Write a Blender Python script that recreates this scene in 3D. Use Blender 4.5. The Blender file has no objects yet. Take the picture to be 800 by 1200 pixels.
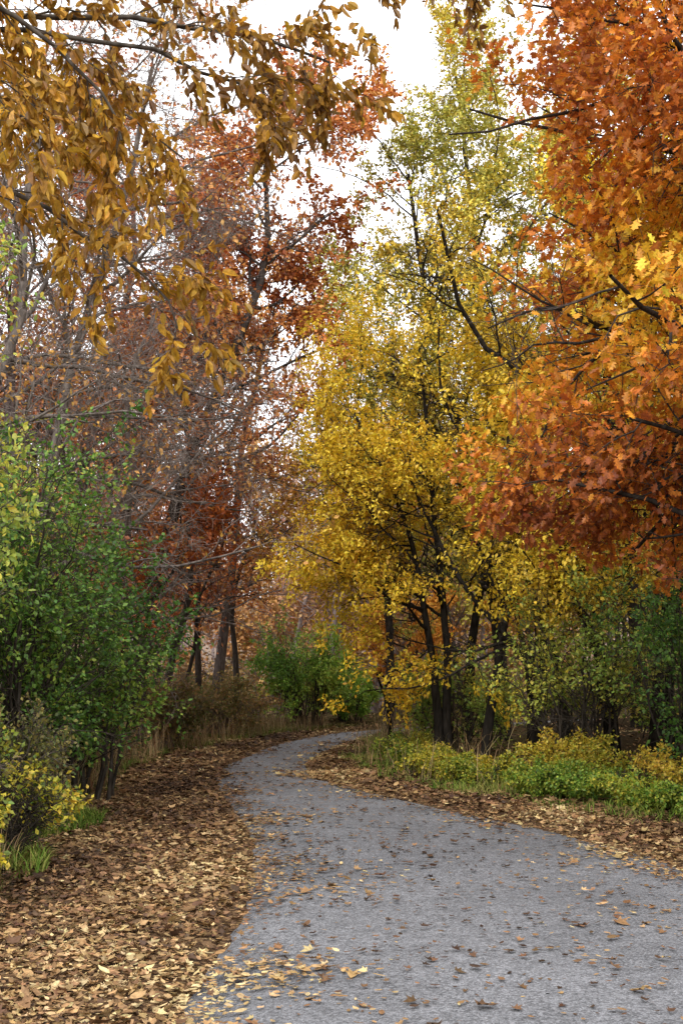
import bpy, math, numpy as np
PI=math.pi
scene=bpy.context.scene
def norm(v): return v/(np.linalg.norm(v,axis=-1,keepdims=True)+1e-9)
def smooth(a,b,x):
    t=np.clip((x-a)/(b-a),0,1); return t*t*(3-2*t)
def noise3(p,scale,seed,n=7):
    r=np.random.default_rng(seed); d=norm(r.normal(size=(n,3)))*scale*r.uniform(.6,1.7,(n,1)); ph=r.uniform(0,6.28,n)
    return np.sin(p@d.T*2*PI+ph).sum(1)/math.sqrt(n)

# ---------------------------------------------------------------- materials
def newmat(name):
    m=bpy.data.materials.new(name); m.use_nodes=True; nt=m.node_tree; nt.nodes.clear(); return m,nt,nt.nodes,nt.links
def leaf_mat(name,trans=.4,gloss=.04,vary=True):
    m,nt,N,L=newmat(name)
    at=N.new('ShaderNodeAttribute'); at.attribute_name='col'; src=at.outputs['Color']
    if vary:
        tc=N.new('ShaderNodeTexCoord'); nz=N.new('ShaderNodeTexNoise'); nz.inputs['Scale'].default_value=45; nz.inputs['Detail'].default_value=2
        L.new(tc.outputs['Object'],nz.inputs['Vector'])
        mr=N.new('ShaderNodeMapRange'); mr.inputs[1].default_value=.3; mr.inputs[2].default_value=.7; mr.inputs[3].default_value=.68; mr.inputs[4].default_value=1.2
        L.new(nz.outputs['Fac'],mr.inputs[0])
        mx=N.new('ShaderNodeVectorMath'); mx.operation='SCALE'; L.new(at.outputs['Color'],mx.inputs[0]); L.new(mr.outputs[0],mx.inputs['Scale']); src=mx.outputs[0]
    d=N.new('ShaderNodeBsdfDiffuse'); L.new(src,d.inputs['Color']); last=d
    if trans>0:
        t=N.new('ShaderNodeBsdfTranslucent'); L.new(src,t.inputs['Color'])
        a=N.new('ShaderNodeMixShader'); a.inputs[0].default_value=trans; L.new(d.outputs[0],a.inputs[1]); L.new(t.outputs[0],a.inputs[2]); last=a
    if gloss>0:
        g=N.new('ShaderNodeBsdfGlossy'); g.inputs['Roughness'].default_value=.45; g.inputs['Color'].default_value=(.9,.9,.9,1)
        b=N.new('ShaderNodeMixShader'); b.inputs[0].default_value=gloss; L.new(last.outputs[0],b.inputs[1]); L.new(g.outputs[0],b.inputs[2]); last=b
    o=N.new('ShaderNodeOutputMaterial'); L.new(last.outputs[0],o.inputs[0]); return m
def bark_mat(name):
    m,nt,N,L=newmat(name)
    at=N.new('ShaderNodeAttribute'); at.attribute_name='col'
    tc=N.new('ShaderNodeTexCoord'); mp=N.new('ShaderNodeMapping'); mp.inputs['Scale'].default_value=(1,1,.22)
    L.new(tc.outputs['Object'],mp.inputs[0])
    nz=N.new('ShaderNodeTexNoise'); nz.inputs['Scale'].default_value=22; nz.inputs['Detail'].default_value=4; L.new(mp.outputs[0],nz.inputs['Vector'])
    mr=N.new('ShaderNodeMapRange'); mr.inputs[1].default_value=.3; mr.inputs[2].default_value=.7; mr.inputs[3].default_value=.45; mr.inputs[4].default_value=1.5
    L.new(nz.outputs['Fac'],mr.inputs[0])
    mx=N.new('ShaderNodeVectorMath'); mx.operation='SCALE'; L.new(at.outputs['Color'],mx.inputs[0]); L.new(mr.outputs[0],mx.inputs['Scale'])
    d=N.new('ShaderNodeBsdfDiffuse'); L.new(mx.outputs[0],d.inputs['Color'])
    o=N.new('ShaderNodeOutputMaterial'); L.new(d.outputs[0],o.inputs[0]); return m
BARK=bark_mat('tree_bark'); LEAF=leaf_mat('autumn_leaf',.3,.03); FARLEAF=leaf_mat('woodland_leaf',0,0,False); LITTER=leaf_mat('fallen_leaf',0,.02)

# ---------------------------------------------------------------- mesh builder
class MB:
    def __init__(s): s.V=[];s.C=[];s.G=[];s.n=0
    def add(s,v,faces,col,mat):
        v=np.asarray(v,dtype=np.float32).reshape(-1,3)
        col=np.broadcast_to(np.asarray(col,dtype=np.float32),v.shape)
        for f in faces: s.G.append((f.astype(np.int64)+s.n,mat))
        s.V.append(v); s.C.append(col); s.n+=len(v)
    def build(s,name,mats,loc=None):
        me=bpy.data.meshes.new(name); V=np.concatenate(s.V); C=np.concatenate(s.C)
        me.vertices.add(len(V)); me.vertices.foreach_set('co',V.astype(np.float32).ravel())
        li=np.concatenate([g.ravel() for g,_ in s.G]); tot=np.concatenate([np.full(len(g),g.shape[1]) for g,_ in s.G])
        mi=np.concatenate([np.full(len(g),m) for g,m in s.G])
        st=np.concatenate([[0],np.cumsum(tot)[:-1]])
        me.loops.add(len(li)); me.loops.foreach_set('vertex_index',li.astype(np.int32))
        me.polygons.add(len(tot)); me.polygons.foreach_set('loop_start',st.astype(np.int32))
        try: me.polygons.foreach_set('loop_total',tot.astype(np.int32))
        except Exception: pass
        for m in mats: me.materials.append(m)
        me.polygons.foreach_set('material_index',mi.astype(np.int32))
        me.update(calc_edges=True)
        me.polygons.foreach_set('use_smooth',(mi==0))
        a=me.color_attributes.new('col','FLOAT_COLOR','POINT')
        a.data.foreach_set('color',np.concatenate([C,np.ones((len(C),1))],1).astype(np.float32).ravel())
        o=bpy.data.objects.new(name,me); scene.collection.objects.link(o)
        return o

def tubes(mb,P,R,S,col,mat=0):
    N,K,_=P.shape
    T=norm(np.gradient(P,axis=1))
    md=norm(P[:,-1]-P[:,0]); ref=np.where((np.abs(md[:,2:3])>.8),np.array([[1.,.1,0]]),np.array([[0,0.1,1.]]))[:,None,:]
    U=norm(np.cross(T,np.broadcast_to(ref,T.shape))); W=np.cross(T,U)
    a=np.arange(S)*2*PI/S
    V=P[:,:,None,:]+R[:,:,None,None]*(np.cos(a)[None,None,:,None]*U[:,:,None,:]+np.sin(a)[None,None,:,None]*W[:,:,None,:])
    base=(np.arange(N)*K*S)[:,None,None]; k=(np.arange(K-1)*S)[None,:,None]; s=np.arange(S)[None,None,:]; s2=(s+1)%S
    f=np.stack([base+k+s,base+k+s2,base+k+S+s2,base+k+S+s],-1).reshape(-1,4)
    mb.add(V.reshape(-1,3),[f],col,mat)

def spline(pts,K):
    pts=np.asarray(pts,float); n=len(pts); t=np.linspace(0,n-1,K); i=np.clip(t.astype(int),0,n-2); f=(t-i)[:,None]
    p=lambda j: pts[np.clip(j,0,n-1)]
    p0,p1,p2,p3=p(i-1),p(i),p(i+1),p(i+2)
    return .5*((2*p1)+(-p0+p2)*f+(2*p0-5*p1+4*p2-p3)*f*f+(-p0+3*p1-3*p2+p3)*f**3)

def grow(P,R,n,L,ang,K,rng,up=0.,wander=.15,t0=.15,t1=1.,rr=.6,rmin=.004,bias=(0,0,0),fall=.5,flat=0.):
    N,KP,_=P.shape; M=N*n
    idx=np.repeat(np.arange(N),n); t=(t0+(t1-t0)*((np.tile(np.arange(n),N)+rng.uniform(0,1,M))/n))
    f=t*(KP-1); i=np.clip(f.astype(int),0,KP-2); w=(f-i)
    A=P[idx,i]; B=P[idx,i+1]; pos=A*(1-w[:,None])+B*w[:,None]; rad=R[idx,i]*(1-w)+R[idx,i+1]*w
    T=norm(B-A); q=rng.normal(size=(M,3)); q[:,2]*=(1-flat); q=norm(q-(q*T).sum(1,keepdims=True)*T)
    a=np.radians(ang)*rng.uniform(.65,1.3,M)[:,None]
    d=norm(np.cos(a)*T+np.sin(a)*q+np.asarray(bias)*rng.uniform(.4,1.2,(M,1)))
    ln=L*(1-fall*t)*rng.uniform(.55,1.15,M)
    out=np.zeros((M,K,3)); out[:,0]=pos
    for k in range(1,K):
        d=norm(d+rng.normal(size=(M,3))*wander+np.array([0,0,up])+np.asarray(bias)*.05)
        out[:,k]=out[:,k-1]+d*(ln/(K-1))[:,None]
    r0=np.maximum(rad*rr*rng.uniform(.7,1.1,M),rmin)
    rt=np.linspace(1,.28,K)[None,:]
    return out,np.maximum(r0[:,None]*rt,rmin*.6)

def tmpl(half,zf=.22,curl=0.):
    h=np.array(half,float); n=len(h)
    r=np.c_[h,zf*np.abs(h[:,0])+curl*(h[:,1]-.5)**2*1.2]; l=r[1:-1].copy(); l[:,0]*=-1
    V=np.concatenate([r,l]); fr=list(range(n)); fl=[n-1]+list(range(n+len(l)-1,n-1,-1))+[0]
    return V,[np.array([fr]),np.array([fl])]
DIA=tmpl([(0,0),(.33,.45),(0,1)])
ELL=tmpl([(0,0),(.2,.22),(.25,.55),(0,1)])
ELL2=tmpl([(0,0),(.14,.12),(.22,.38),(.17,.7),(0,1)],.3,-.25)
OAK=tmpl([(0,0),(.07,.16),(.27,.26),(.12,.38),(.36,.55),(.15,.62),(.24,.82),(.09,.84),(0,1)],.2)
MAP=tmpl([(0,.02),(.34,-.02),(.24,.17),(.52,.38),(.27,.42),(.2,.6),(.12,.72),(0,1)],.25)
DRY=tmpl([(0,0),(.18,.18),(.26,.5),(.13,.8),(0,1)],.6,.6)
DRYM=tmpl([(0,.02),(.34,-.02),(.24,.17),(.5,.38),(.27,.42),(.2,.6),(0,1)],.5,.4)
def leaves(mb,pos,ax,nr,size,T,col,mat=1):
    tv,tf=T; M=len(pos); ax=norm(ax); sd=norm(np.cross(ax,nr)); nr=np.cross(sd,ax)
    V=pos[:,None,:]+size[:,None,None]*(tv[None,:,0:1]*sd[:,None,:]+tv[None,:,1:2]*ax[:,None,:]+tv[None,:,2:3]*nr[:,None,:])
    n=len(tv); F=[((np.arange(M)*n)[:,None]+f) for f in tf]
    mb.add(V.reshape(-1,3),F,np.repeat(col,n,axis=0),mat)
def pal(cols,u,rng,jit=.22):
    cols=np.array(cols); u=np.clip(u,0,.9999)*(len(cols)-1); i=u.astype(int); w=(u-i)[:,None]
    c=cols[i]*(1-w)+cols[np.minimum(i+1,len(cols)-1)]*w
    return np.clip(c*rng.uniform(1-jit,1+jit,(len(u),1))*rng.uniform(.93,1.07,(len(u),3)),0,.92)
def put_leaves(mb,P,m,size,T,cols,rng,seed,droop=.4,jit=.03,keep=None,clump=.9,thr=-.9,ufun=None,t0=.15,flatn=.6,cj=.22):
    N,K,_=P.shape; idx=np.repeat(np.arange(N),m); t=rng.uniform(t0,1,len(idx)); f=t*(K-1); i=np.clip(f.astype(int),0,K-2); w=(f-i)[:,None]
    A=P[idx,i];B=P[idx,i+1]; pos=A*(1-w)+B*w+rng.normal(size=(len(idx),3))*jit
    nz=noise3(pos,clump,seed)
    k=nz+rng.normal(size=len(nz))*.25>thr
    if keep is not None: k&=keep(pos,rng)
    k&=pos[:,2]>.03
    pos=pos[k];T0=norm(B-A)[k];nz=nz[k]
    ax=norm(T0*.6+rng.normal(size=pos.shape)*.6+np.array([0,0,-droop])); nr=rng.normal(size=pos.shape)*(1-flatn)+np.array([0,0,flatn])+rng.normal(size=pos.shape)*.25
    nz2=noise3(pos,clump*.5,seed+99)
    u=.5+.22*nz2+rng.normal(size=len(nz))*.2 if ufun is None else ufun(pos,nz2,rng)
    leaves(mb,pos,ax,nr,size*rng.uniform(.6,1.2,len(pos)),T,pal(cols,u,rng,cj))
    return len(pos)

def make(name,trunks,r0,levels,leaf,seed,bark=(.05,.042,.036),r1=.25,sides=8,lm=None):
    rng=np.random.default_rng(seed); mb=MB(); P=np.asarray(trunks,float)
    if P.ndim==2: P=P[None]
    N,K,_=P.shape
    P=P.copy(); P[:,1:]+=np.cumsum(rng.normal(size=(N,K-1,3))*[1,1,.0],axis=1)*.05*np.asarray(r0).mean()*4
    flare=1+.6*np.exp(-np.linspace(0,1,K)*K*.7)
    R=(np.asarray(r0)*np.ones(N))[:,None]*np.linspace(1,r1,K)[None]*flare
    tubes(mb,P,R,sides,bark); allP=[(P,R)]
    for li,lv in enumerate(levels):
        lv=dict(lv); Q=allP[-1]; keepb=lv.pop('keepb',None)
        P2,R2=grow(Q[0],Q[1],rng=rng,**lv)
        if keepb is not None:
            k=keepb(P2[:,-1],rng); P2,R2=P2[k],R2[k]
        c=np.array(bark)*(1+.25*li)
        tubes(mb,P2,R2,(6,4,3,3,3)[min(li,4)],c); allP.append((P2,R2))
    for lf in (leaf or []):
        lf=dict(lf); lv=lf.pop('lv',-1); T=lf.pop('T',DIA)
        put_leaves(mb,allP[lv][0],lf.pop('m'),lf.pop('size'),T,lf.pop('cols'),rng,seed,**lf)
    return mb.build(name,[BARK,lm or LEAF])

# ---------------------------------------------------------------- layout of the path
TY=np.array([-60,-10,0,5.5,8,10.6,12,14,16,18,20,22,24.3,27.3,31,35,40,50,70])
XLt=np.array([-6,-1.2,-.85,-.8,-.68,-.8,-.95,-1.3,-1.65,-1.95,-2.05,-1.95,-1.75,-1.35,-.4,1.8,7,25,75])
XRt=np.array([-2,2.6,2.95,3.0,3.0,2.75,2.25,1.3,.4,-.3,-.6,-.6,-.4,.05,1.0,3.8,11,31,83])
GLt=np.array([-8,-2.6,-2.2,-2.2,-2.3,-2.5,-2.7,-2.95,-3.2,-3.4,-3.5,-3.4,-3.1,-2.5,-1.5,.6,5.5,23,72])
GRt=np.array([0,3.6,3.9,3.9,3.9,3.7,3.4,2.4,1.2,.6,.35,.3,.35,.6,1.5,4.6,12.5,33,86])
yy=np.linspace(-60,70,1301)
def smt(t):
    v=np.interp(yy,TY,t); k=np.hanning(17); k/=k.sum(); vp=np.pad(v,8,mode='edge'); return np.convolve(vp,k,'valid')
XLs,XRs,GLs,GRs=map(smt,(XLt,XRt,GLt,GRt))
XL=lambda y:np.interp(y,yy,XLs); XR=lambda y:np.interp(y,yy,XRs); GL=lambda y:np.interp(y,yy,GLs); GR=lambda y:np.interp(y,yy,GRs)
def n2(x,y,s,seed): return noise3(np.stack([x,y,np.zeros_like(x)],-1),s,seed)
def gz(x,y):
    x=np.asarray(x,float);y=np.asarray(y,float)
    d=np.maximum(XL(y)-x,x-XR(y)); 
    h=-.035+.05*smooth(-.12,.25,d)
    h=h+smooth(1.2,7,d)*.35+smooth(.6,6,d)*.07*n2(x.ravel(),y.ravel(),.18,5).reshape(x.shape)
    r=np.hypot(x,y-10); h=h+smooth(85,220,r)*16
    return h
def gz1(x,y): return float(gz(np.array([x]),np.array([y]))[0])

# ground
n=320; u=np.linspace(-1,1,n); gx=350*np.sinh(6.2*u)/np.sinh(6.2); gy=13+380*np.sinh(5.2*u)/np.sinh(5.2)
X,Y=np.meshgrid(gx,gy); Z=gz(X,Y)
mb=MB(); I=np.arange(n*n).reshape(n,n); f=np.stack([I[:-1,:-1],I[:-1,1:],I[1:,1:],I[1:,:-1]],-1).reshape(-1,4)
out=np.maximum(GL(Y)-X,X-GR(Y)); g=smooth(-.25,.5,out+.18*n2(X.ravel(),Y.ravel(),.9,8).reshape(X.shape)); r=np.hypot(X,Y-10)
g2=smooth(2.2,6,out)
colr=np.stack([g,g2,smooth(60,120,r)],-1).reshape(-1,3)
mb.add(np.stack([X,Y,Z],-1).reshape(-1,3),[f],colr,0)
m,nt,N,L=newmat('forest_floor')
at=N.new('ShaderNodeAttribute'); at.attribute_name='col'; sp=N.new('ShaderNodeSeparateColor'); L.new(at.outputs['Color'],sp.inputs[0])
tc=N.new('ShaderNodeTexCoord')
def vor(scale):
    nz=N.new('ShaderNodeTexNoise'); nz.inputs['Scale'].default_value=scale*.7; L.new(tc.outputs['Object'],nz.inputs['Vector'])
    mm=N.new('ShaderNodeMix'); mm.data_type='VECTOR'; mm.inputs[0].default_value=.06; L.new(tc.outputs['Object'],mm.inputs[4]); L.new(nz.outputs['Color'],mm.inputs[5])
    v=N.new('ShaderNodeTexVoronoi'); v.inputs['Scale'].default_value=scale; v.inputs['Randomness'].default_value=1; L.new(mm.outputs[1],v.inputs['Vector']); return v
v=vor(32)
sc=N.new('ShaderNodeSeparateColor'); L.new(v.outputs['Color'],sc.inputs[0])
cr=N.new('ShaderNodeValToRGB'); L.new(sc.outputs[0],cr.inputs[0]); e=cr.color_ramp
e.elements[0].color=(.045,.03,.022,1); e.elements[1].color=(.32,.22,.12,1)
for p,c in ((.3,(.1,.06,.038)),(.55,(.17,.1,.055)),(.8,(.25,.155,.08))):
    q=e.elements.new(p); q.color=(*c,1)
nzg=N.new('ShaderNodeTexNoise'); nzg.inputs['Scale'].default_value=6; nzg.inputs['Detail'].default_value=6; L.new(tc.outputs['Object'],nzg.inputs['Vector'])
cg=N.new('ShaderNodeValToRGB'); L.new(nzg.outputs['Fac'],cg.inputs[0]); e=cg.color_ramp; e.elements[0].position=.35; e.elements[1].position=.65
e.elements[0].color=(.045,.04,.018,1); e.elements[1].color=(.12,.12,.04,1)
def mixc(f,a,b):
    x=N.new('ShaderNodeMix'); x.data_type='RGBA'; L.new(f,x.inputs[0]); L.new(a,x.inputs[6]); L.new(b,x.inputs[7]); return x.outputs[2]
mf=N.new('ShaderNodeMath'); mf.operation='MULTIPLY'; mf.inputs[1].default_value=.6; L.new(sp.outputs[0],mf.inputs[0])
c1=mixc(mf.outputs[0],cr.outputs[0],cg.outputs[0])
rg=N.new('ShaderNodeRGB'); rg.outputs[0].default_value=(.09,.065,.04,1)
c2=mixc(sp.outputs[1],c1,rg.outputs[0])
haze_rgb=N.new('ShaderNodeRGB'); haze_rgb.outputs[0].default_value=(.3,.23,.18,1)  # pale tint on the far hill: distance haze put into the ground colour
c3=mixc(sp.outputs[2],c2,haze_rgb.outputs[0])
bp=N.new('ShaderNodeBump'); bp.inputs['Strength'].default_value=1; bp.inputs['Distance'].default_value=.04; L.new(v.outputs['Distance'],bp.inputs['Height'])
d=N.new('ShaderNodeBsdfDiffuse'); L.new(c3,d.inputs['Color']); L.new(bp.outputs[0],d.inputs['Normal'])
o=N.new('ShaderNodeOutputMaterial'); L.new(d.outputs[0],o.inputs[0])
mb.build('ground',[m])

# road
ys=np.arange(-30,60,.12); K=13; w=np.linspace(0,1,K)
xl=XL(ys)+.05*n2(ys,ys*0,1.1,31)+.03*n2(ys,ys*0,3.,32); xr=XR(ys)+.05*n2(ys,ys*0,1.0,33)+.03*n2(ys,ys*0,3.,34)
RX=xl[:,None]*(1-w)+xr[:,None]*w; RY=np.repeat(ys[:,None],K,1); RZ=.004+.03*(1-(2*w-1)**2)[None]+.006*n2(RX.ravel(),RY.ravel(),.5,35).reshape(RX.shape); RZ[:,0]=-.03;RZ[:,-1]=-.03
I=np.arange(len(ys)*K).reshape(len(ys),K); f=np.stack([I[:-1,:-1],I[:-1,1:],I[1:,1:],I[1:,:-1]],-1).reshape(-1,4)
def roadz(x,y):
    w=np.clip((x-XL(y))/(XR(y)-XL(y)),0,1); return .004+.03*(1-(2*w-1)**2)
m,nt,N,L=newmat('worn_asphalt'); tc=N.new('ShaderNodeTexCoord')
def noise(s,dt=3,ro=.5):
    q=N.new('ShaderNodeTexNoise'); q.inputs['Scale'].default_value=s; q.inputs['Detail'].default_value=dt; q.inputs['Roughness'].default_value=ro; L.new(tc.outputs['Object'],q.inputs['Vector']); return q
def mrg(inp,a,b,c,d):
    q=N.new('ShaderNodeMapRange'); L.new(inp,q.inputs[0])
    for i,vv in enumerate((a,b,c,d)): q.inputs[i+1].default_value=vv
    return q.outputs[0]
def mul(a,b):
    q=N.new('ShaderNodeMath'); q.operation='MULTIPLY'; L.new(a,q.inputs[0]); L.new(b,q.inputs[1]); return q.outputs[0]
big=noise(.9,4); fine=noise(130,2,.8); med=noise(9,4)
vs=N.new('ShaderNodeTexVoronoi'); vs.inputs['Scale'].default_value=80; L.new(tc.outputs['Object'],vs.inputs['Vector'])
vsc=N.new('ShaderNodeSeparateColor'); L.new(vs.outputs['Color'],vsc.inputs[0])
dn=noise(1.6,6,.7); mm=N.new('ShaderNodeMix'); mm.data_type='VECTOR'; mm.inputs[0].default_value=.35; L.new(tc.outputs['Object'],mm.inputs[4]); L.new(dn.outputs['Color'],mm.inputs[5])
vc=N.new('ShaderNodeTexVoronoi'); vc.feature='DISTANCE_TO_EDGE'; vc.inputs['Scale'].default_value=.5; L.new(mm.outputs[1],vc.inputs['Vector'])
crack=mrg(vc.outputs['Distance'],.001,.007,.5,1.)
ckm=mrg(noise(.4,2).outputs['Fac'],.46,.54,0,1)
ck=N.new('ShaderNodeMix'); ck.data_type='FLOAT'; L.new(ckm,ck.inputs[0]); ck.inputs[2].default_value=1; L.new(crack,ck.inputs[3])
val=mul(mul(mul(mrg(big.outputs['Fac'],.3,.7,.82,1.14),mrg(med.outputs['Fac'],.3,.7,.86,1.12)),mul(mrg(fine.outputs['Fac'],.35,.65,.55,1.45),mrg(vsc.outputs[0],0,1,.55,1.45))),ck.outputs[0])
cc=N.new('ShaderNodeRGB'); cc.outputs[0].default_value=(.172,.173,.184,1)
sc_=N.new('ShaderNodeVectorMath'); sc_.operation='SCALE'; L.new(cc.outputs[0],sc_.inputs[0]); L.new(val,sc_.inputs['Scale'])
pb=N.new('ShaderNodeBsdfPrincipled'); pb.inputs['Roughness'].default_value=.8; pb.inputs['Specular IOR Level'].default_value=.3; L.new(sc_.outputs[0],pb.inputs['Base Color'])
bp=N.new('ShaderNodeBump'); bp.inputs['Strength'].default_value=.6; bp.inputs['Distance'].default_value=.008; L.new(mul(vs.outputs['Distance'],ck.outputs[0]),bp.inputs['Height']); L.new(bp.outputs[0],pb.inputs['Normal'])
o=N.new('ShaderNodeOutputMaterial'); L.new(pb.outputs[0],o.inputs[0])
mb=MB(); mb.add(np.stack([RX,RY,RZ],-1).reshape(-1,3),[f],(.2,.2,.2),0); mb.build('asphalt_path',[m])

# ---------------------------------------------------------------- fallen leaves
rng=np.random.default_rng(11)
LP=[(.06,.035,.022),(.13,.07,.038),(.21,.115,.055),(.31,.18,.08),(.42,.27,.12),(.58,.44,.22)]
def scatter(n,ya,yb,pw,dens):
    y=ya+(yb-ya)*rng.uniform(0,1,n)**pw; x=rng.uniform(-6,7,n)+np.clip(y-30,0,20)*.4
    k=rng.uniform(0,1,n)<dens(x,y); return x[k],y[k]
def dens(x,y):
    l=XL(y)-x; r_=x-XR(y); nn=n2(x,y,.55,41)*.2; d=np.maximum(l,r_)+nn
    gl=np.maximum(GL(y)-x,x-GR(y))
    on=smooth(-1.0,.45,d)**2.4
    gap=smooth(-.3,.9,gl+.2*n2(x,y,.8,46)); patch=.45+.55*smooth(-.9,.3,n2(x,y,1.1,47))
    return np.clip(.028+.07*smooth(-1.9,-.3,d)*smooth(-.3,.8,n2(x,y,.7,44))+on*patch*.78*(1-.75*gap),0,1)*np.where(gl>3,.5,1)
mb=MB()
x1,y1=scatter(380000,3.2,19,1.4,dens); x2,y2=scatter(110000,18,42,1.1,dens)
x=np.r_[x1,x2];y=np.r_[y1,y2]; M=len(x)
onroad=(x>XL(y))&(x<XR(y)); z=np.where(onroad,roadz(x,y)+.008,gz(x,y)+.006)+rng.uniform(0,1,M)**2*np.where(onroad,.004,.022)
az=rng.uniform(0,6.28,M); ax=np.stack([np.cos(az),np.sin(az),rng.normal(size=M)*np.where(onroad,.1,.25)],-1)
nr=np.stack([rng.normal(size=M)*.4,rng.normal(size=M)*.4,np.ones(M)],-1); nr[onroad]*=[.4,.4,1]
u=np.clip(.42+.22*n2(x,y,.5,45)+rng.normal(size=M)*.26,0,1); col=pal(LP,u,rng,.35)
sz=np.where(y>18,.075,np.interp(y,[3,9,18],[.04,.05,.062]))*rng.uniform(.4,1.3,M)*np.where(rng.uniform(size=M)<.07,1.7,1)
s=rng.uniform(size=M)<.3; pos=np.stack([x,y,z],-1)
leaves(mb,pos[s],ax[s],nr[s],sz[s]*1.15,DRYM,col[s],0); leaves(mb,pos[~s],ax[~s],nr[~s],sz[~s],DRY,col[~s],0)
ob=mb.build('fallen_leaves',[LITTER]); ob.data.polygons.foreach_set('use_smooth',np.zeros(len(ob.data.polygons),bool))

# ---------------------------------------------------------------- grass
def grass(name,x,y,h,w,cols,seed,lean=.5):
    rng=np.random.default_rng(seed); M=len(x); z=gz(x,y)-.01; az=rng.uniform(0,6.28,M); H=h*rng.uniform(.35,1.3,M)*(1+.3*n2(x,y,.5,seed+3)); ld=np.stack([np.cos(az),np.sin(az),0*az],-1)*(lean*rng.uniform(.2,1.5,M)*H)[:,None]
    az2=az+1.57+rng.normal(size=M)*.5; sd=np.stack([np.cos(az2),np.sin(az2),0*az],-1)*w*.5
    B=np.stack([x,y,z],-1); up=np.array([0,0,1.])
    V=np.stack([B-sd,B+sd,B+ld*.28+up*H[:,None]*.55+sd*.85,B+ld*.28+up*H[:,None]*.55-sd*.85,B+ld*.7+up*H[:,None]*.88+sd*.5,B+ld*.7+up*H[:,None]*.88-sd*.5,B+ld*1.2+up*H[:,None]*.98],1)
    b=(np.arange(M)*7)[:,None]; u=.5+.25*n2(x,y,.6,seed)+rng.normal(size=M)*.25
    c=np.repeat(pal(cols,u,rng),7,0)
    mb=MB(); mb.add(V.reshape(-1,3),[b+np.array([[0,1,2,3]]),b+np.array([[3,2,4,5]]),b+np.array([[5,4,6]])],c,0)
    return mb.build(name,[FARLEAF])
GG=[(.06,.12,.02),(.12,.19,.03),(.2,.26,.05),(.36,.3,.1)]
GB=[(.14,.12,.05),(.28,.2,.1),(.42,.3,.16),(.24,.12,.06)]
rng=np.random.default_rng(5)
def edgepts(n,side,ya,yb,w,off=0.,pw=1.,ex=1.3,patch=-.3):
    y=ya+(yb-ya)*rng.uniform(0,1,n)**pw; dd=off+w*rng.uniform(0,1,n)**ex
    nn=.3*n2(y,y*0,.45,int(60+side))
    x=(GL(y)-dd+nn if side<0 else GR(y)+dd+nn); k=n2(x,y,.8,66)+rng.normal(size=n)*.4>patch
    return x[k],y[k]
xa,ya_=edgepts(14000,-1,4.5,14,1.6,pw=.9); xb,yb_=edgepts(15000,1,9,22,1.9,patch=0); xc,yc=edgepts(7000,-1,13,35,1.6); xd,yd=edgepts(7000,1,21,36,1.5)
grass('verge_grass',np.r_[xa,xb,xc,xd],np.r_[ya_,yb_,yc,yd],.125,.009,GG,71,.9)
xa,ya_=edgepts(4500,-1,14,34,2.2,.1); xb,yb_=edgepts(1200,1,16,34,2.0,.2); xc,yc=edgepts(1400,-1,6.5,14,1.6,.3)
grass('dry_grass',np.r_[xa,xb,xc],np.r_[ya_,yb_,yc],.6,.011,GB,72,.6)

# ---------------------------------------------------------------- vegetation helpers
def stems(x,y,n,r0,spread,h,seed,K=7,bend=.35):
    rng=np.random.default_rng(seed); a=rng.uniform(0,6.28,n); q=np.sqrt(rng.uniform(0,1,n)); b=np.stack([x+r0*q*np.cos(a),y+r0*q*np.sin(a)],-1)
    a2=a+rng.normal(size=n)*.5; q2=np.sqrt(rng.uniform(0.05,1,n)); e=np.stack([x+spread*q2*np.cos(a2),y+spread*q2*np.sin(a2)],-1)
    H=h*rng.uniform(.6,1.,n)*np.sqrt(1-.55*q2**2); t=np.linspace(0,1,K)
    P=np.zeros((n,K,3)); P[:,:,:2]=b[:,None]+(e-b)[:,None]*(t**1.4)[None,:,None]; P[:,:,2]=(gz(b[:,0],b[:,1])-.05)[:,None]+H[:,None]*(1-(1-t)**1.35)[None]
    P[:,1:]+=rng.normal(size=(n,K-1,3))*.03*h/2
    return P
def shrub(name,x,y,h,spread,cols,size,m,seed,n=22,T=DIA,tw=9,bark=(.06,.05,.04),thr=-.8,keep=None,droop=.35,clump=.8):
    P=stems(x,y,n,spread*.4,spread,h,seed)
    return make(name,P,.010+.003*h,[dict(n=tw,L=h*.33,ang=50,K=5,t0=.15,wander=.2,up=.05,fall=.3),dict(n=6,L=h*.15,ang=50,K=4,t0=.1,wander=.25,fall=.3)],
        [dict(m=m,size=size,T=T,cols=cols,thr=thr,keep=keep,droop=droop,clump=clump),dict(lv=-2,m=max(2,m),size=size,T=T,cols=cols,thr=thr,keep=keep,droop=droop,clump=clump)],seed,bark=bark,sides=5)
def trunkline(x,y,h,lean,seed,K=14,wig=.25):
    rng=np.random.default_rng(seed); c=[(x,y,gz1(x,y)-.1)]
    for i in range(1,6):
        t=i/5; c.append((x+lean[0]*t**1.3+rng.normal()*wig*t,y+lean[1]*t**1.3+rng.normal()*wig*t,h*t))
    return spline(c,K)
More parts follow.
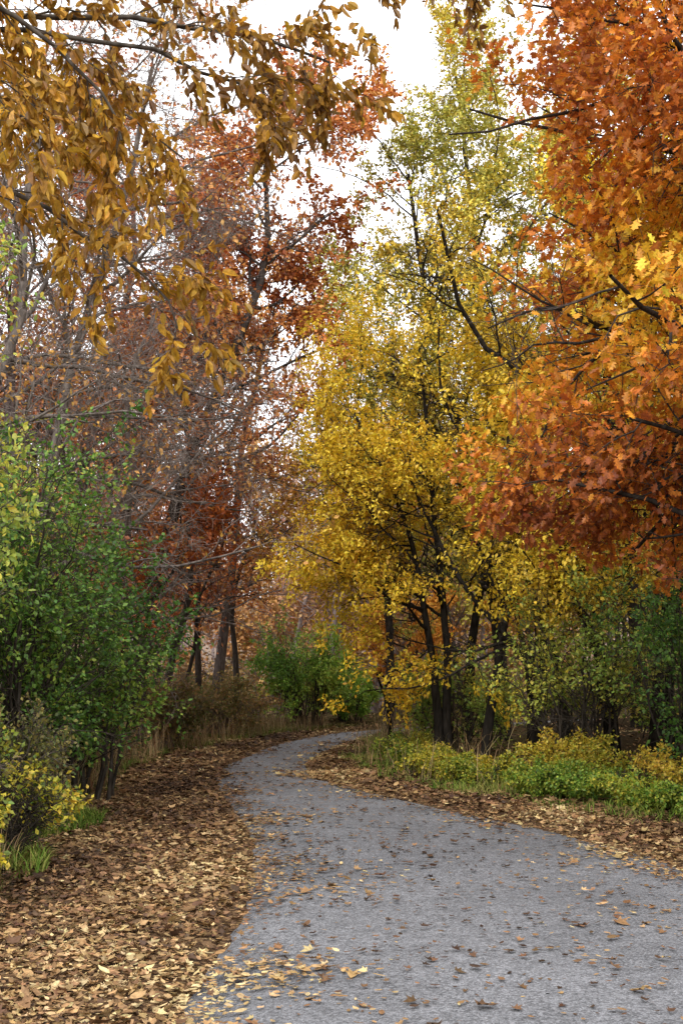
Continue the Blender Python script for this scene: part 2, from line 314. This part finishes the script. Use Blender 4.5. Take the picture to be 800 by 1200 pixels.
def tree(name,x,y,h,r,lean,cols,size,m,seed,t0=.3,spread=None,n=(20,9,7),T=DIA,bark=(.05,.042,.036),thr=-.7,keep=None,bias=(0,0,0),up=.04,extra=(),clump=.35,droop=.4,ufun=None,ang=58,jit=.05,wig=.25,trunks=None,cj=.22,keepb=None,rmin=.005,lm=None):
    spread=spread or h*.33
    P=trunkline(x,y,h,lean,seed,wig=wig) if trunks is None else trunks
    lv=[dict(n=n[0],L=spread,ang=ang,K=8,t0=t0,wander=.16,up=up,bias=bias,fall=.45,rr=.55,rmin=rmin*2),
        dict(n=n[1],L=spread*.42,ang=48,K=6,t0=.15,wander=.2,up=up*.7,fall=.35,rmin=rmin*1.2,keepb=keepb),
        dict(n=n[2],L=spread*.17,ang=48,K=4,t0=.15,wander=.22,up=0,fall=.3,rmin=rmin*.8)]+list(extra)
    lf=[dict(m=m,size=size,T=T,cols=cols,thr=thr,keep=keep,clump=clump,droop=droop,ufun=ufun,jit=jit,cj=cj)] if m else []
    return make(name,P,r,lv,lf,seed,bark=bark,lm=lm)

GOLD=[(.4,.2,.025),(.6,.32,.03),(.78,.45,.035),(.86,.6,.06)]
YEL=[(.6,.46,.05),(.82,.58,.045),(.92,.64,.045),(.9,.5,.04)]
YGR=[(.32,.33,.08),(.5,.46,.1),(.68,.57,.11),(.8,.58,.09)]
ORG=[(.36,.1,.03),(.56,.17,.03),(.78,.29,.03),(.9,.45,.035),(.92,.62,.05)]
RUST=[(.4,.14,.07),(.57,.21,.08),(.7,.3,.09),(.75,.43,.13)]
GRN=[(.05,.12,.022),(.09,.21,.032),(.18,.32,.045),(.4,.48,.07)]
LGR=[(.18,.31,.055),(.34,.45,.08),(.54,.56,.09),(.8,.64,.08)]

# --- A: overhanging beech at the near left
limbs=[[(-4.1,5.1,3.0),(-2.6,5.4,4.75),(-1.3,5.6,5.05),(-.4,5.7,4.95),(.0,5.7,4.8)],
 [(-4.1,5.1,2.9),(-2.7,5.3,4.5),(-1.7,5.4,4.85),(-.8,5.5,4.75),(-.35,5.5,4.5)],
 [(-4.1,5.1,2.7),(-2.7,5.6,4.2),(-1.9,5.8,4.2),(-1.25,5.8,3.85),(-.85,5.8,3.45)],
 [(-4.1,5.1,3.1),(-2.6,5.1,4.9),(-1.9,5.2,4.95),(-1.35,5.3,4.65),(-1.05,5.3,4.2)],
 [(-4.1,5.1,2.8),(-2.9,5.0,4.4),(-2.1,5.0,4.6),(-1.7,5.0,4.35),(-1.4,5.0,4.05)],
 [(-4.1,5.1,3.3),(-2.4,6.0,5.7),(-1.0,6.4,6.3),(.3,6.6,6.25),(.9,6.6,6.0)],
 [(-4.1,5.1,3.2),(-2.9,6.2,4.9),(-2.2,6.6,5.3),(-1.6,6.7,5.2),(-1.0,6.8,4.8)]]
def beech():
    rng=np.random.default_rng(3); mb=MB(); bark=(.1,.085,.07)
    T=spline([(-4.1,5.1,gz1(-4.1,5.1)-.1),(-4.05,5.1,2),(-4.15,5.1,4),(-4.2,5.2,7),(-4.3,5.3,10)],14)[None]
    TR=np.linspace(.16,.05,14)[None]; tubes(mb,T,TR,10,bark)
    P=np.stack([spline(l,14) for l in limbs]); R=np.linspace(.024,.005,14)[None].repeat(len(limbs),0); P[:,1:]+=rng.normal(size=P[:,1:].shape)*.02
    tubes(mb,P,R,6,bark)
    UP,UR=grow(T,TR,16,2.2,60,8,rng,t0=.65,up=.05); tubes(mb,UP,UR,5,bark)
    P1,R1=grow(P,R,15,.72,42,7,rng,up=-.1,wander=.13,t0=.33,rr=.5,rmin=.003,fall=.45,flat=.3); tubes(mb,P1,R1,4,bark)
    P2,R2=grow(P1,R1,4,.38,40,5,rng,up=-.14,wander=.14,t0=.2,rr=.6,rmin=.002,fall=.3,flat=.3); tubes(mb,P2,R2,3,bark)
    U2,W2=grow(UP,UR,7,.9,45,5,rng); tubes(mb,U2,W2,3,bark)
    for Q,m in ((P1,13),(P2,11),(U2,14)):
        put_leaves(mb,Q,m,.08,ELL2,[(.18,.08,.018),(.38,.19,.022),(.6,.33,.03),(.74,.45,.06)],rng,7,droop=.8,jit=.012,clump=.7,thr=-.75,flatn=.35,cj=.38)
    mb.build('beech_tree',[BARK,LEAF])
beech()

# --- left side shrubs
def kl(p,rng): return p[:,0]<GL(p[:,1])+.85+.25*np.sin(p[:,2]*3+p[:,1]*2)
shrub('honeysuckle_shrub',-4.0,12.6,4.5,1.9,GRN,.065,15,101,n=38,keep=kl,thr=-.6)
shrub('honeysuckle_shrub',-4.6,10.3,3.6,1.5,GRN,.06,12,102,n=30,keep=kl,thr=-.5)
shrub('honeysuckle_shrub',-3.5,14.8,3.4,1.5,GRN,.07,12,103,n=28,thr=-.5)
shrub('honeysuckle_shrub',-5.4,14.5,5.4,2.0,LGR,.075,10,104,n=30,thr=-.3)
shrub('spicebush_shrub',-2.9,8.2,.85,.6,[(.14,.22,.03),(.4,.38,.04),(.78,.6,.05),(.8,.55,.05)],.05,8,105,n=34,tw=8,thr=-.6)
shrub('spicebush_shrub',-3.0,9.9,.95,.65,[(.12,.2,.03),(.3,.34,.04),(.7,.54,.05),(.7,.42,.05)],.055,7,106,n=30,tw=8,thr=-.5)
shrub('spicebush_shrub',-2.75,6.6,.6,.5,[(.12,.22,.03),(.3,.36,.04),(.7,.56,.05)],.05,5,120,n=26,tw=7)
shrub('bramble_shrub',-3.7,8.9,1.6,1.0,[(.14,.17,.05),(.3,.28,.08),(.28,.17,.08)],.05,4,107,n=40,bark=(.12,.1,.08))
shrub('bramble_shrub',-3.5,11.2,1.4,.9,[(.12,.18,.05),(.35,.3,.08),(.28,.17,.08)],.05,4,108,n=38,bark=(.12,.1,.08))
tree('dogwood_tree',-4.3,9.6,5.0,.05,(1.0,0,0),LGR,.075,8,109,t0=.35,spread=1.9,n=(14,7,5),T=ELL,bark=(.14,.12,.1),bias=(.2,0,.15),thr=-.2,rmin=.003)

# --- D: bare grey trees on the left arching over
BG=(.16,.135,.12)
ex=(dict(n=5,L=.4,ang=45,K=3,t0=.1,wander=.25,rmin=.0035),)
tree('bare_ash_tree',-5.6,15.5,11,.12,(1.4,.5),[(.5,.25,.07),(.7,.4,.08)],.09,1,201,t0=.22,spread=4.8,n=(24,9,6),bark=BG,bias=(.45,-.05,.05),up=.0,extra=ex,thr=.3,ang=70)
tree('bare_ash_tree',-5.2,18.5,12,.13,(1.6,0),RUST,.1,1,202,t0=.25,spread=5.2,n=(24,9,6),bark=BG,bias=(.4,-.1,0),up=.01,extra=ex,thr=.1)
tree('bare_ash_tree',-4.6,21.5,9,.1,(1.0,0),RUST,.1,1,206,t0=.25,spread=4.6,n=(22,9,6),bark=(.19,.16,.145),bias=(.35,-.1,0),up=.01,extra=ex,thr=.1)
tree('bare_ash_tree',-8.5,17,12,.15,(.6,0),RUST,.1,1,203,t0=.3,spread=4.5,n=(20,9,6),bark=BG,extra=ex,thr=.1)
tree('bare_ash_tree',-9,24,15,.18,(.6,0),RUST,.11,2,204,t0=.35,spread=5,n=(20,9,7),bark=(.22,.175,.17),extra=ex,thr=.2)
tree('bare_ash_tree',-6.8,21,14,.15,(.8,0),RUST,.11,1,205,t0=.35,spread=4.6,n=(20,9,7),bark=(.22,.175,.17),extra=ex,thr=.0)
# --- E: rust oaks
tree('oak_tree',-4.2,23,12.8,.17,(3.1,0),RUST,.115,28,211,t0=.45,spread=4.3,n=(24,10,7),bias=(.1,0,.1),thr=-.35,clump=.34,lm=FARLEAF,keep=lambda p,r:p[:,2]>5.8+.8*noise3(p,.4,9),bark=(.07,.058,.052))
tree('oak_tree',-7.2,27,14,.18,(1.9,0),RUST,.12,18,212,t0=.4,spread=4.6,n=(24,9,7),thr=-.25,clump=.3,lm=FARLEAF,bark=(.11,.09,.085))
tree('oak_tree',-3.4,30,12,.14,(1.2,0),[(.56,.25,.09),(.7,.38,.11),(.8,.54,.13)],.12,15,214,t0=.3,spread=4.0,n=(22,9,7),thr=-.2,clump=.3,lm=FARLEAF,bark=(.13,.105,.095))
tree('oak_tree',-4.3,21.5,4.6,.06,(1.2,0),[(.38,.09,.03),(.58,.16,.03),(.68,.26,.05)],.1,13,213,t0=.45,spread=2.3,n=(12,7,5),thr=-.3)
tree('oak_tree',-3.9,27,5.5,.06,(1.4,0),[(.4,.09,.04),(.6,.17,.04),(.7,.3,.06)],.11,12,215,t0=.35,spread=2.6,n=(12,7,5),thr=-.3)
# --- right side
def ke(p,rng): return p[:,0]>np.interp(p[:,2],[6,8,10,12,14,17],[-2,-1.1,-.4,.4,1.2,2.2])+.5*noise3(p,.3,12)
tcl=[[(3.5,25.2,0),(3.5,25.2,3.5),(3.5,25,7),(3.2,25,11),(2.9,25,15.5)],[(3.5,25.2,0),(3.45,25.2,2.5),(2.8,24.8,6),(1.9,24.5,9.5),(1.5,24.4,12.8)]]
tree('elm_tree',3.5,25,15,.14,(0,0),YGR,.09,36,301,t0=.3,spread=4.8,n=(24,10,8),trunks=np.stack([spline(c,14) for c in tcl]),thr=-.25,clump=.4,up=.03,ang=58,bias=(.05,0,0),lm=FARLEAF,keep=ke,keepb=lambda p,r:ke(p+[.6,0,0],r))
tree('elm_tree',7.0,27,16.5,.18,(-.8,0),YGR,.11,27,302,t0=.3,spread=5.4,n=(24,10,8),thr=-.3,clump=.35,lm=FARLEAF)
tree('elm_tree',1.2,31,11.5,.12,(.3,0),YGR,.11,20,308,t0=.35,spread=3.8,n=(20,9,7),thr=-.3,clump=.35,lm=FARLEAF)
ycl=[[(1.75,20.3,0),(1.6,20.2,2),(1.2,20,4),(.2,19.6,6.2)],[(1.85,20.3,0),(1.9,20.3,2.2),(1.7,20.3,4.6),(1.5,20.2,7.6)],[(3.9,19.0,0),(3.5,19.0,1.4),(2.2,19.1,3.0),(1.1,19.1,5.2)],[(2.5,20.6,0),(2.9,20.7,2.5),(3.5,20.7,5.2),(4.0,20.6,8.6)],[(3.7,19.2,0),(3.6,19.1,1.8),(3.0,19.1,3.8),(2.8,19.1,6.6)]]
tree('maple_tree',1.8,20,7,.085,(0,0),YEL,.08,26,303,t0=.36,spread=3.4,n=(14,9,7),trunks=np.stack([spline(c,14) for c in ycl]),thr=-.2,clump=.5,T=ELL,up=.0,ang=66,bias=(-.12,-.12,0),bark=(.03,.026,.022))
tree('maple_tree',8,20,10.5,.12,(-1.8,0),YEL,.1,20,304,t0=.25,spread=4.2,n=(22,9,7),thr=-.25,lm=FARLEAF,bark=(.03,.026,.022))
tree('maple_tree',6.6,15.5,8.0,.1,(-.8,0),GOLD,.1,18,305,t0=.35,spread=3.2,n=(18,8,7),thr=-.3,bark=(.03,.026,.022))
tree('maple_tree',5.9,11.6,7.2,.11,(-1.4,-.6),[(.66,.34,.03),(.84,.5,.04),(.9,.64,.06)],.095,15,309,t0=.55,spread=3.0,n=(18,8,7),thr=-.3,bias=(-.35,-.15,-.05),T=MAP,ang=66,keep=lambda p,r:p[:,0]>2.5+.4*noise3(p,.5,31))
# K: orange oak overhanging from the right
def ku(p,nz,rng):
    z=p[:,2]; gold=np.exp(-((z-5.05)/.85)**2); return .33+.46*gold+.16*nz+rng.normal(size=len(z))*.15+.06*smooth(6.5,8,z)-.16*smooth(4.2,3.4,z)
def kk(p,rng):
    lim=np.interp(p[:,2],[2.2,2.7,3.2,3.8,4.4,5,6,7.5,9,12],[3.4,2.2,.95,.9,1.5,2.1,1.9,1.5,1.3,2.6])
    return (p[:,0]>lim+.35*noise3(p,.5,77)+rng.normal(size=len(p))*.1)&(p[:,2]>2.35+.3*noise3(p,.6,78))
kl_=[[(5.8,10.8,0),(5.7,10.8,3),(5.3,10.7,6),(4.9,10.5,9),(4.6,10.4,12.5)],[(5.8,10.8,0),(5.6,10.7,2.2),(4.6,10.4,4.2),(3.9,10.2,6.5),(3.4,10,9)],[(5.8,10.9,0),(5.7,10.9,2.0),(4.9,11.1,3.4),(3.9,11.3,4.4),(2.9,11.4,5.2)]]
tree('red_oak_tree',5.8,10.8,12,.15,(0,0),ORG,.11,21,306,t0=.3,spread=4.4,n=(23,9,7),trunks=np.stack([spline(c,14) for c in kl_]),T=OAK,thr=-.55,clump=.55,bias=(-.35,-.05,-.02),up=.0,ufun=ku,keep=kk,keepb=lambda p,r:kk(p+[.3,0,-.1],r),ang=66,rmin=.004,cj=.3)
# right understorey
def ku1(p,rng): return p[:,2]>.95+.45*noise3(p,.5,21)
shrub('honeysuckle_shrub',4.9,15.5,2.9,1.6,GRN,.07,11,401,n=24,thr=-.4,keep=ku1)
shrub('honeysuckle_shrub',3.5,17.3,3.0,1.5,LGR,.07,8,402,n=22,thr=-.3,keep=ku1)
shrub('honeysuckle_shrub',6.4,13.6,3.0,1.6,GRN,.065,10,403,n=24,thr=-.4,keep=ku1)
shrub('honeysuckle_shrub',2.3,22.4,2.0,1.3,LGR,.08,7,404,n=22,thr=-.3)
shrub('honeysuckle_shrub',7.6,17.6,3.4,1.9,LGR,.08,8,405,n=24,thr=-.4,keep=ku1)
GC=[(.12,.22,.03),(.32,.36,.04),(.68,.56,.06),(.7,.46,.06)]
GC2=[(.08,.18,.03),(.18,.32,.04),(.42,.48,.06),(.65,.52,.06)]
for i,(x,y,h,s_) in enumerate([(4.7,12.3,.5,.8),(3.7,13.8,.45,.8),(5.4,13.4,.6,.9),(2.8,15.3,.45,.7),(2.0,16.8,.45,.7),(4.6,11.2,.36,.7),(1.4,19.2,.5,.6),(5.6,11.8,.6,.9),(4.4,14.6,.6,.9),(1.3,21.5,.55,.7),(3.2,16.2,.7,.8),(3.3,14.7,.4,.7),(1.5,17.9,.4,.6),(4.3,12.6,.36,.7)]):
    shrub('groundcover_shrub',x,y,h,s_,GC if i%2==0 else GC2,.048,8,410+i,n=32,tw=8,thr=-.6)
k=0
for (x,y,h,ln,r) in [(4.2,18.0,9,-1.9,.1),(5.0,17.4,8,.9,.08),(3.7,22,10,1.4,.1),(6.2,19,11,-2.4,.13),(4.9,21,9,-1.6,.07),(7.8,17.5,10,-1.2,.09),(2.9,27,10,1.0,.12),(5.6,16.2,7,-1.8,.07),(3.3,20.4,8,-1.5,.06),(5.4,20,10,1.6,.1),(6.6,22,12,.4,.16)]:
    tree('young_maple_tree',x,y,h,r,(ln,0),[(.5,.36,.06),(.75,.54,.07),(.85,.62,.08)],.095,7,500+k,t0=.3,spread=2.6,n=(14,7,5),bark=(.026,.022,.018),thr=-.1,lm=FARLEAF,wig=.6); k+=1
for (x,y,h,ln) in [(-5.2,25,10,.8),(-4.4,27.5,9,-.5),(-3.7,30,9,-.3),(-6.2,22,9,.6),(-3.0,33,10,.6),(-7,19.5,10,.4),(-3.9,25.5,9,1.2),(-4.9,29,9,.2)]:
    tree('young_oak_tree',x,y,h,.09,(ln,0),RUST,.1,5,500+k,t0=.3,spread=3,n=(14,8,6),bark=(.07,.058,.05),thr=-.1,lm=FARLEAF,wig=.4); k+=1
# far bend
FG=[(.12,.25,.035),(.22,.4,.05),(.36,.52,.07),(.56,.6,.09)]
shrub('privet_shrub',-1.1,34.2,3.2,1.6,FG,.1,9,601,n=26,thr=-.6)
shrub('privet_shrub',.3,36.5,1.7,1.1,FG,.1,8,602,n=20,thr=-.7)
shrub('bramble_shrub',-3.2,29.5,1.6,1.5,[(.14,.2,.04),(.35,.24,.08),(.42,.2,.07)],.08,5,603,n=38,bark=(.16,.12,.1))
shrub('bramble_shrub',-4.1,24.5,1.7,1.4,[(.14,.16,.04),(.35,.22,.08),(.42,.2,.07)],.08,4,604,n=38,bark=(.16,.12,.1))
shrub('bramble_shrub',-4.3,19.2,1.5,1.1,[(.12,.18,.04),(.35,.24,.08),(.42,.2,.07)],.07,4,605,n=34,bark=(.16,.12,.1))
OR2=[(.62,.22,.06),(.76,.36,.07),(.82,.48,.09)]
tree('orange_maple_tree',2.2,38,6.5,.1,(0,0),OR2,.14,17,606,t0=.2,spread=3,n=(16,8,6),thr=-.5,lm=FARLEAF)
tree('orange_maple_tree',5.5,33,7,.1,(0,0),OR2,.13,15,607,t0=.2,spread=3,n=(16,8,6),thr=-.4,lm=FARLEAF)
# dead leaning snag
sn=np.stack([spline([(2.0,23.3,.0),(1.6,23.2,.6),(1.15,23.1,1.2),(.7,23,1.65)],12),spline([(.98,23.4,.1),(.95,23.3,.6),(.85,23.1,1.1),(.68,23,1.6)],12)])
make('dead_snag',sn,.045,[dict(n=5,L=.5,ang=50,K=5,t0=.4,rr=.6)],None,608,bark=(.022,.018,.016),r1=.5)

# --- background woodland
def wood(name,pts,hs,r,cols,size,m,seed,bark,n=(12,6,5),thr=-.2,t0=.2):
    rng=np.random.default_rng(seed); tr=[]
    for (x,y),h in zip(pts,hs): tr.append(trunkline(x,y,h,(rng.normal()*.9,rng.normal()*.8),int(rng.integers(1e6)),K=8,wig=.35))
    for t,(x,y) in zip(tr,pts): t[:,2]+=gz1(x,y)*np.linspace(0,1,8)
    lv=[dict(n=n[0],L=4.2,ang=55,K=5,t0=t0,wander=.2,up=.06,rr=.5,rmin=.015),dict(n=n[1],L=1.9,ang=48,K=4,t0=.15,wander=.2,up=.03,rmin=.01),dict(n=n[2],L=.9,ang=45,K=3,t0=.15,wander=.2,rmin=.008)]
    return make(name,np.stack(tr),r,lv,[dict(m=m,size=size,cols=cols,thr=thr,clump=.12,jit=.15)] if m else [],seed,bark=bark,sides=5,lm=FARLEAF)
rng=np.random.default_rng(77)
def ptsin(n,xa,xb,ya,yb):
    P=[]
    while len(P)<n:
        x=rng.uniform(xa,xb);y=rng.uniform(ya,yb)
        if GL(y)-1.2<x<GR(y)+1.2 and y<48: continue
        P.append((x,y))
    return P
HAZE_MAUVE=[(.38,.2,.15),(.5,.28,.16),(.58,.38,.18)]  # distance haze painted into these leaf tones; the bark below is paled likewise
p=ptsin(60,-26,8,38,75); wood('bare_background_trees',p,rng.uniform(8,13,60),.1,HAZE_MAUVE,.2,5,701,(.32,.26,.25),n=(12,7,6),thr=.0)
p=ptsin(20,-6,9,42,62); wood('orange_background_trees',p,rng.uniform(6,10,20),.1,[(.58,.28,.12),(.68,.4,.15),(.74,.52,.17)],.22,10,708,(.24,.19,.17),thr=-.2,t0=.1)  # orange and bark colours paled to paint in distance haze
p=ptsin(36,4,30,32,60); wood('yellow_background_trees',p,rng.uniform(9,15,36),.12,YGR,.2,12,702,(.08,.07,.06),thr=-.2)
p=ptsin(26,-30,-7,28,55); wood('rust_background_trees',p,rng.uniform(8,13,26),.12,RUST,.2,12,703,(.15,.125,.115),thr=-.2)
p=ptsin(22,9,24,12,32); wood('golden_background_trees',p,rng.uniform(8,13,22),.12,GOLD,.17,11,704,(.05,.042,.036),thr=-.3)
p=ptsin(16,-24,-10,8,28); wood('rust_background_trees',p,rng.uniform(8,13,16),.12,RUST,.17,5,705,(.1,.085,.08),thr=.1)
p=ptsin(110,-60,70,75,140); wood('distant_trees',p,rng.uniform(9,13,110),.16,[(.4,.28,.22),(.5,.37,.25),(.58,.44,.26)],.4,7,706,(.36,.3,.29),n=(10,6,4),thr=-.2)  # leaf and bark colours lightened to imitate distance haze
P=[stems(x,y,7,.8,1.8,rng.uniform(1.6,3.6),int(rng.integers(1e6))) for x,y in ptsin(240,-35,40,32,80)]
make('background_brush',np.concatenate(P),.015,[dict(n=7,L=.9,ang=50,K=4,rmin=.008)],[dict(m=9,size=.16,cols=[(.18,.18,.08),(.36,.26,.12),(.52,.3,.12),(.58,.44,.16)],thr=-.5,clump=.1,jit=.1)],707,bark=(.22,.18,.16),sides=4,lm=FARLEAF)  # brush and stem colours desaturated, haze painted in by colour
P=[stems(x,y,8,.7,1.3,rng.uniform(1.2,2.6),int(rng.integers(1e6))) for x,y in ptsin(80,-16,16,13,34) if x<GL(y)-2.5 or x>GR(y)+4]
make('woodland_brush',np.concatenate(P),.012,[dict(n=8,L=.7,ang=50,K=4,rmin=.004)],[dict(m=8,size=.09,cols=[(.09,.16,.03),(.2,.26,.05),(.45,.34,.08),(.62,.46,.08)],thr=-.3,clump=.2,jit=.06)],708,bark=(.07,.06,.05),sides=4,lm=FARLEAF)

# ---------------------------------------------------------------- sky, sun, camera
W=bpy.data.worlds.new('World'); scene.world=W; W.use_nodes=True; N=W.node_tree.nodes; L=W.node_tree.links
bg=N['Background']; sk=N.new('ShaderNodeTexSky'); sk.sky_type='NISHITA'; sk.sun_disc=False; sk.sun_elevation=math.radians(42); sk.sun_rotation=math.radians(200); sk.dust_density=3
hs=N.new('ShaderNodeHueSaturation'); hs.inputs['Saturation'].default_value=.35; L.new(sk.outputs[0],hs.inputs['Color'])
mx=N.new('ShaderNodeMix'); mx.data_type='RGBA'; mx.inputs[0].default_value=.85; L.new(hs.outputs[0],mx.inputs[6]); mx.inputs[7].default_value=(16,16.2,16.6,1)
L.new(mx.outputs[2],bg.inputs['Color']); bg.inputs['Strength'].default_value=.15
sun=bpy.data.lights.new('sun','SUN'); sun.energy=1.5; sun.angle=math.radians(12); sun.color=(1,.95,.87); so=bpy.data.objects.new('sun',sun); scene.collection.objects.link(so)
so.rotation_euler=(math.radians(48),0,math.radians(-20))
cam=bpy.data.cameras.new('camera'); co=bpy.data.objects.new('camera',cam); scene.collection.objects.link(co); scene.camera=co
cam.sensor_fit='VERTICAL'; cam.sensor_height=36; cam.sensor_width=24; cam.lens=40; cam.clip_end=1500; cam.clip_start=.05
co.location=(0,0,1.6); co.rotation_euler=(math.radians(98.1),0,0)
scene.view_settings.view_transform='Standard'; scene.view_settings.look='None'; scene.view_settings.exposure=0
